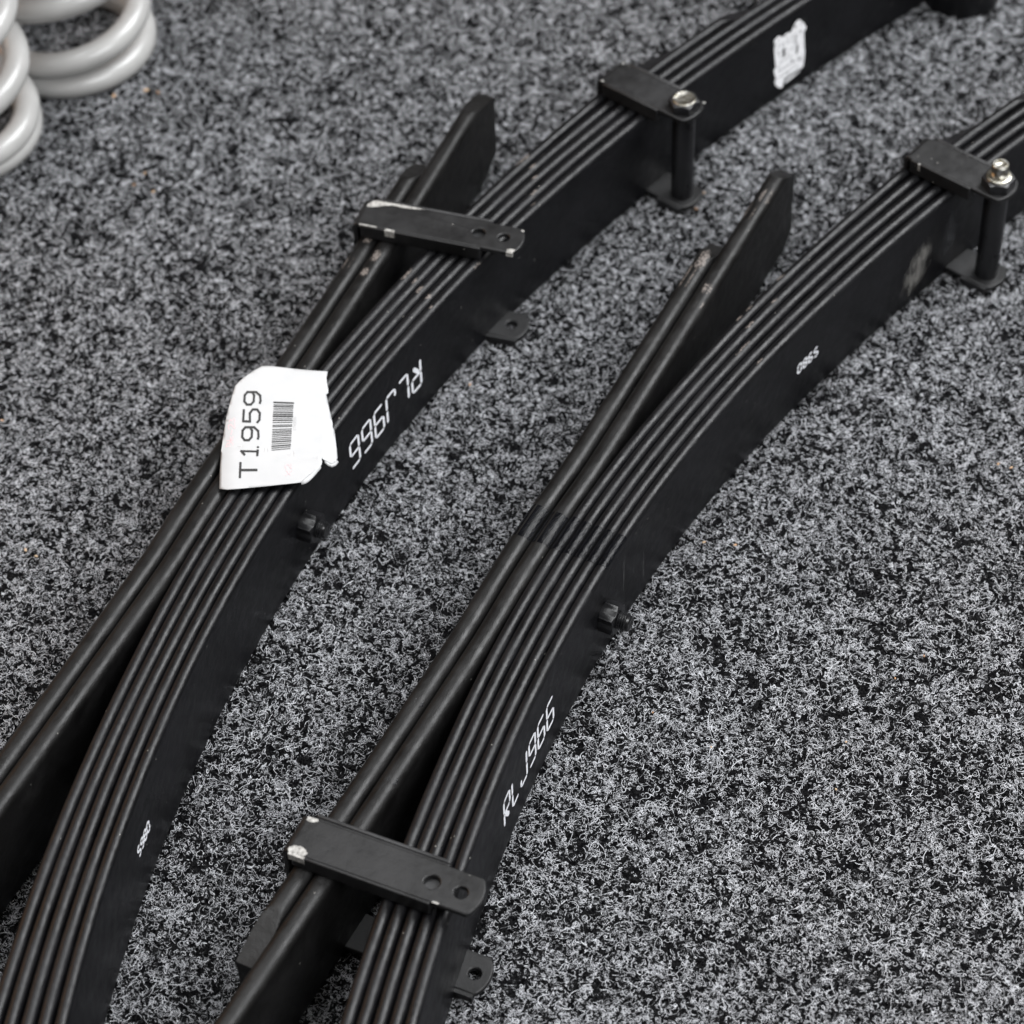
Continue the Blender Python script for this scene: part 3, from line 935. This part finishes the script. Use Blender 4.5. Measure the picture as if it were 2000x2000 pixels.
# ------------------------------------------------------------------ the paper tag
def tag():
    AX = np.array([[0.0683712, -0.00436485], [0.00214799, -0.09432911], [-157.976734, 1060.072732]])
    org = np.array([-120.0, 970.0])
    def xy(a, b):
        return np.array([a, b, 1.0]) @ AX - org
    outline = [(430, 465), (500, 462), (560, 468), (680, 480), (800, 487), (935, 490), (925, 540), (928, 585), (937, 630), (935, 645), (920, 665),
               (935, 740), (955, 830), (975, 920), (988, 1040), (992, 1105), (975, 1150), (945, 1170), (905, 1165), (878, 1155), (884, 1190), (880, 1215), (850, 1240), (780, 1290), (720, 1338), (600, 1348),
               (480, 1358), (340, 1368), (240, 1376), (180, 1376), (118, 1360), (122, 1240), (130, 1100), (145, 980), (160, 880), (175, 815), (190, 755), (208, 690), (230, 620), (262, 585), (300, 552), (365, 505)]
    def zf(a, b):
        z = 63.1
        # gentle billow of the sheet over the leaves
        z += 1.1 * math.sin(a / 260.0 + 0.4) * math.sin(b / 330.0 - 0.6)
        # left border hangs
        f = max(0.0, (250 - a) / 130.0); z -= 1.6 * f * f
        # shallow fold across the sheet
        yb = 1062 + (a - 150) * 0.125
        d = b - yb
        if d > 0: z += 0.020 * d if d < 60 else 1.2 - 0.006 * (d - 60)
        else: z += max(0, 1 + d / 90.0) * 0.35
        # right border turns down along a crease
        xc = 905 - (b - 760) * 0.06 if b > 640 else 930
        g = a - xc
        if g > 0: z -= 0.046 * g
        return z + 0.5
    verts = [Vector(p) for p in outline]
    edges = [(q, (q + 1) % len(outline)) for q in range(len(outline))]
    def inside(p):
        c = False
        j = len(outline) - 1
        for i in range(len(outline)):
            if (outline[i][1] > p[1]) != (outline[j][1] > p[1]) and p[0] < (outline[j][0] - outline[i][0]) * (p[1] - outline[i][1]) / (outline[j][1] - outline[i][1]) + outline[i][0]:
                c = not c
            j = i
        return c
    for a in range(140, 990, 24):
        for b in range(480, 1375, 24):
            if inside((a, b)):
                verts.append(Vector((a + 0.3, b)))
    for k in range(0, 33):
        a = 150 + k * 22
        b = 1062 + (a - 150) * 0.125
        if inside((a, b)): verts.append(Vector((a, b)))
    for k in range(0, 21):
        b = 680 + k * 22
        a = 905 - (b - 760) * 0.06
        if inside((a, b)): verts.append(Vector((a, b)))
    vv, ee, ff, *_ = delaunay_2d_cdt(verts, edges, [], 1, 1e-4)
    vs = [(xy(v.x, v.y)[0] * MM, xy(v.x, v.y)[1] * MM, zf(v.x, v.y) * MM) for v in vv]
    fs = []
    for f in ff:
        c = sum((vv[q] for q in f), Vector((0, 0))) / len(f)
        if inside(c): fs.append(tuple(f))
    me_root = from_py('paper_tag', vs, fs, M['paper'], None, 25)
    me_root.location = (org[0] * MM, org[1] * MM, 0)
    so = me_root.modifiers.new('thickness', 'SOLIDIFY'); so.thickness = 0.0002; so.offset = 0
    me_root['label'] = 'crumpled white paper tag printed T1959 with a barcode, lying over the left pack'
    me_root['category'] = 'paper tag'
    # folded-back lower right corner and the curled strip beside it
    def sheet(grid, name):
        nr, nc = len(grid), len(grid[0])
        v = []
        for row in grid:
            for a, b, z in row:
                p = xy(a, b); v.append((p[0] * MM, p[1] * MM, z * MM))
        f = [(i * nc + j, (i + 1) * nc + j, (i + 1) * nc + j + 1, i * nc + j + 1) for i in range(nr - 1) for j in range(nc - 1)]
        o = from_py(name, v, f, M['paper'], me_root, 60)
        s = o.modifiers.new('thickness', 'SOLIDIFY'); s.thickness = 0.0002
        return o
    g = []
    for k in range(7):                                   # lower edge of the right flap curls under
        ang = math.radians(200) * k / 6
        row = []
        for (a, b), (na, nb) in zip([(902, 1160), (925, 1168), (948, 1166), (970, 1150), (986, 1122)], [(-.1, 1), (0, 1), (.3, .95), (.7, .7), (.95, .3)]):
            o_ = 14 * math.sin(ang)
            row.append((a + na * o_, b + nb * o_, zf(a, b) - 1.1 * (1 - math.cos(ang))))
        g.append(row)
    sheet(g, 'curled_corner')
    g = []
    for k in range(4):                                   # flap turned down along the cut corner
        f = k / 3
        row = []
        for j in range(7):
            h = j / 6
            a0, b0 = 872 - 148 * h, 1222 + 113 * h
            wd = 26 * math.sin(math.pi * (0.1 + 0.85 * (1 - h) ** 0.7)) * f
            row.append((a0 + wd * 0.45, b0 + wd * 0.75, zf(a0, b0) - 0.05 - 1.4 * f))
        g.append(row)
    sheet(g, 'turned_flap')
    # printing: strokes laid on the sheet
    def strokes(lines, w, m, name, lift=0.28):
        v, f = [], []
        for ln in lines:
            for (a0, b0), (a1, b1) in zip(ln[:-1], ln[1:]):
                L = math.hypot(a1 - a0, b1 - b0)
                if L < 1e-6: continue
                ux, uy = (a1 - a0) / L, (b1 - b0) / L
                nx, ny = -uy * w / 2, ux * w / 2
                n = max(1, int(L / 14))
                a0e, b0e, a1e, b1e = a0 - ux * w * 0.35, b0 - uy * w * 0.35, a1 + ux * w * 0.35, b1 + uy * w * 0.35
                k = len(v)
                for q in range(n + 1):
                    t = q / n
                    ca, cb = a0e + (a1e - a0e) * t, b0e + (b1e - b0e) * t
                    for s in (1, -1):
                        a, b = ca + nx * s, cb + ny * s
                        p = xy(a, b); v.append((p[0] * MM, p[1] * MM, (zf(a, b) + lift) * MM))
                for q in range(n):
                    f.append((k + 2 * q, k + 2 * q + 1, k + 2 * q + 3, k + 2 * q + 2))
        return from_py(name, v, f, m, me_root)
    G = {'T': [[(0, 1), (1, 1)], [(.5, 1), (.5, 0)]], '1': [[(.2, .78), (.5, 1), (.5, 0)], [(.15, 0), (.85, 0)]],
         '9': [[(1, .55), (.75, .42), (.25, .42), (0, .58), (0, .84), (.25, 1), (.75, 1), (1, .84), (1, .3), (.72, .04), (.3, 0), (.12, .03)]],
         '5': [[(.95, 1), (.08, 1), (.05, .58), (.7, .62), (1, .45), (1, .18), (.72, 0), (.2, 0), (0, .12)]],
         '7': [[(0, 1), (1, 1), (.35, 0)]], '4': [[(.75, 0), (.75, 1), (0, .3), (1, .3)]],
         '2': [[(0, .8), (.3, 1), (.75, 1), (1, .78), (.9, .5), (0, 0), (1, 0)]],
         '3': [[(.05, .9), (.5, 1), (.9, .8), (.5, .55), (1, .3), (.6, 0), (0, .1)]],
         'X': [[(0, .9), (1, 0)], [(1, .8), (0, .1)]], 'B': [[(0, 0), (0, 1), (.7, .9), (.6, .55), (0, .5)], [(.6, .55), (1, .3), (.6, 0), (0, 0)]],
         'k': [[(0, 0), (0, 1)], [(.9, .6), (0, .3), (.9, 0)]], '-': [[(0, .4), (1, .4)]]}
    def text(s, a0, b0, h, w, adv, lean=0.0, jit=0.0):
        out = []
        y = 0.0
        for c in s:
            for ln in G[c]:
                pts = []
                for gx, gy in ln:
                    t = y + gx * w
                    pts.append((a0 - gy * h + lean * t + random.uniform(-jit, jit), b0 - t + random.uniform(-jit, jit)))
                out.append(pts)
            y += adv
        return out
    strokes(text('T1959', 395, 1299, 122, 96, 133, 0.052), 17, M['ink'], 'printed_code')
    strokes(text('174255', 690, 953, 18, 12, 17.5, 0.03), 2.4, M['ink_faint'], 'printed_number')
    strokes(text('X2', 655, 1287, 46, 30, 44, 0.02, 2.5), 3.4, M['pink'], 'pen_note')
    strokes(text('Bk-23', 214, 1074, 48, 32, 43, 0.11, 2.5), 3.0, M['pink'], 'pen_note')
    bars = []
    b = 741.0
    rs = random.Random(5)
    while b < 1112:
        th = rs.choice((5, 6, 6, 9, 12))
        t = (b - 741) / 375
        l0, l1 = 526 - 18 * t, 672 - 26 * t
        bars.append(([[(l0, b + th / 2 + 6 * t), (l1, b + th / 2 - 10 * t)]], th))
        b += th + rs.choice((5, 7, 9, 14))
    vall = []
    for ln, th in bars:
        vall.append(strokes(ln, th, M['ink'], 'barcode_bar'))
    # one barcode part
    ctx = vall[0]
    bm = bmesh.new()
    for o in vall:
        bm.from_mesh(o.data)
    me = bpy.data.meshes.new('barcode'); bm.to_mesh(me); bm.free()
    for o in vall:
        d = o.data; bpy.data.objects.remove(o); bpy.data.meshes.remove(d)
    link('barcode', me, M['ink'], me_root)
tag()

# ------------------------------------------------------------------ crumbs in the pile
def crumbs():
    spots = [(-0.2332, 1.3195, 3.2), (-0.2136, 1.3235, 3.4), (-0.206, 1.321, 2.2), (0.2665, 0.9761, 1.8), (0.2601, 0.9791, 1.6), (0.0994, 0.9335, 1.7), (0.1154, 0.9307, 1.8), (0.0921, 0.8007, 1.3),
             (0.2032, 0.8513, 1.3), (-0.0199, 1.0565, 2.0), (-0.2775, 1.0456, 1.8), (-0.2506, 0.9453, 1.9), (-0.2564, 0.95, 2.2), (0.1159, 1.1916, 1.8), (0.1215, 1.2055, 1.6),
             (0.12, 1.1152, 1.4), (0.0651, 0.8237, 1.1), (0.150, 0.772, 1.2), (0.158, 0.80, 1.1), (-0.21, 1.246, 2.0), (-0.216, 1.236, 1.8), (-0.204, 1.229, 1.8), (0.187, 0.838, 1.5), (0.044, 0.895, 1.0)]
    bm = bmesh.new()
    rs = random.Random(3)
    for x, y, s in spots:
        bmesh.ops.create_icosphere(bm, subdivisions=1, radius=1.0, matrix=Matrix.Translation((x, y, 0.0006)) @ Matrix.Rotation(rs.uniform(0, 6), 4, 'Z') @ Matrix.Diagonal((s * 0.00062, s * 0.00034, 0.0005, 1)))
    for v in bm.verts:
        v.co += Vector((rs.uniform(-1, 1), rs.uniform(-1, 1), rs.uniform(-1, 1))) * 0.00014
    o = from_bm('debris', bm, M['debris'])
    o['kind'] = 'stuff'
    o['label'] = 'small tan and rusty crumbs scattered in the carpet pile'
    o['category'] = 'debris'
crumbs()
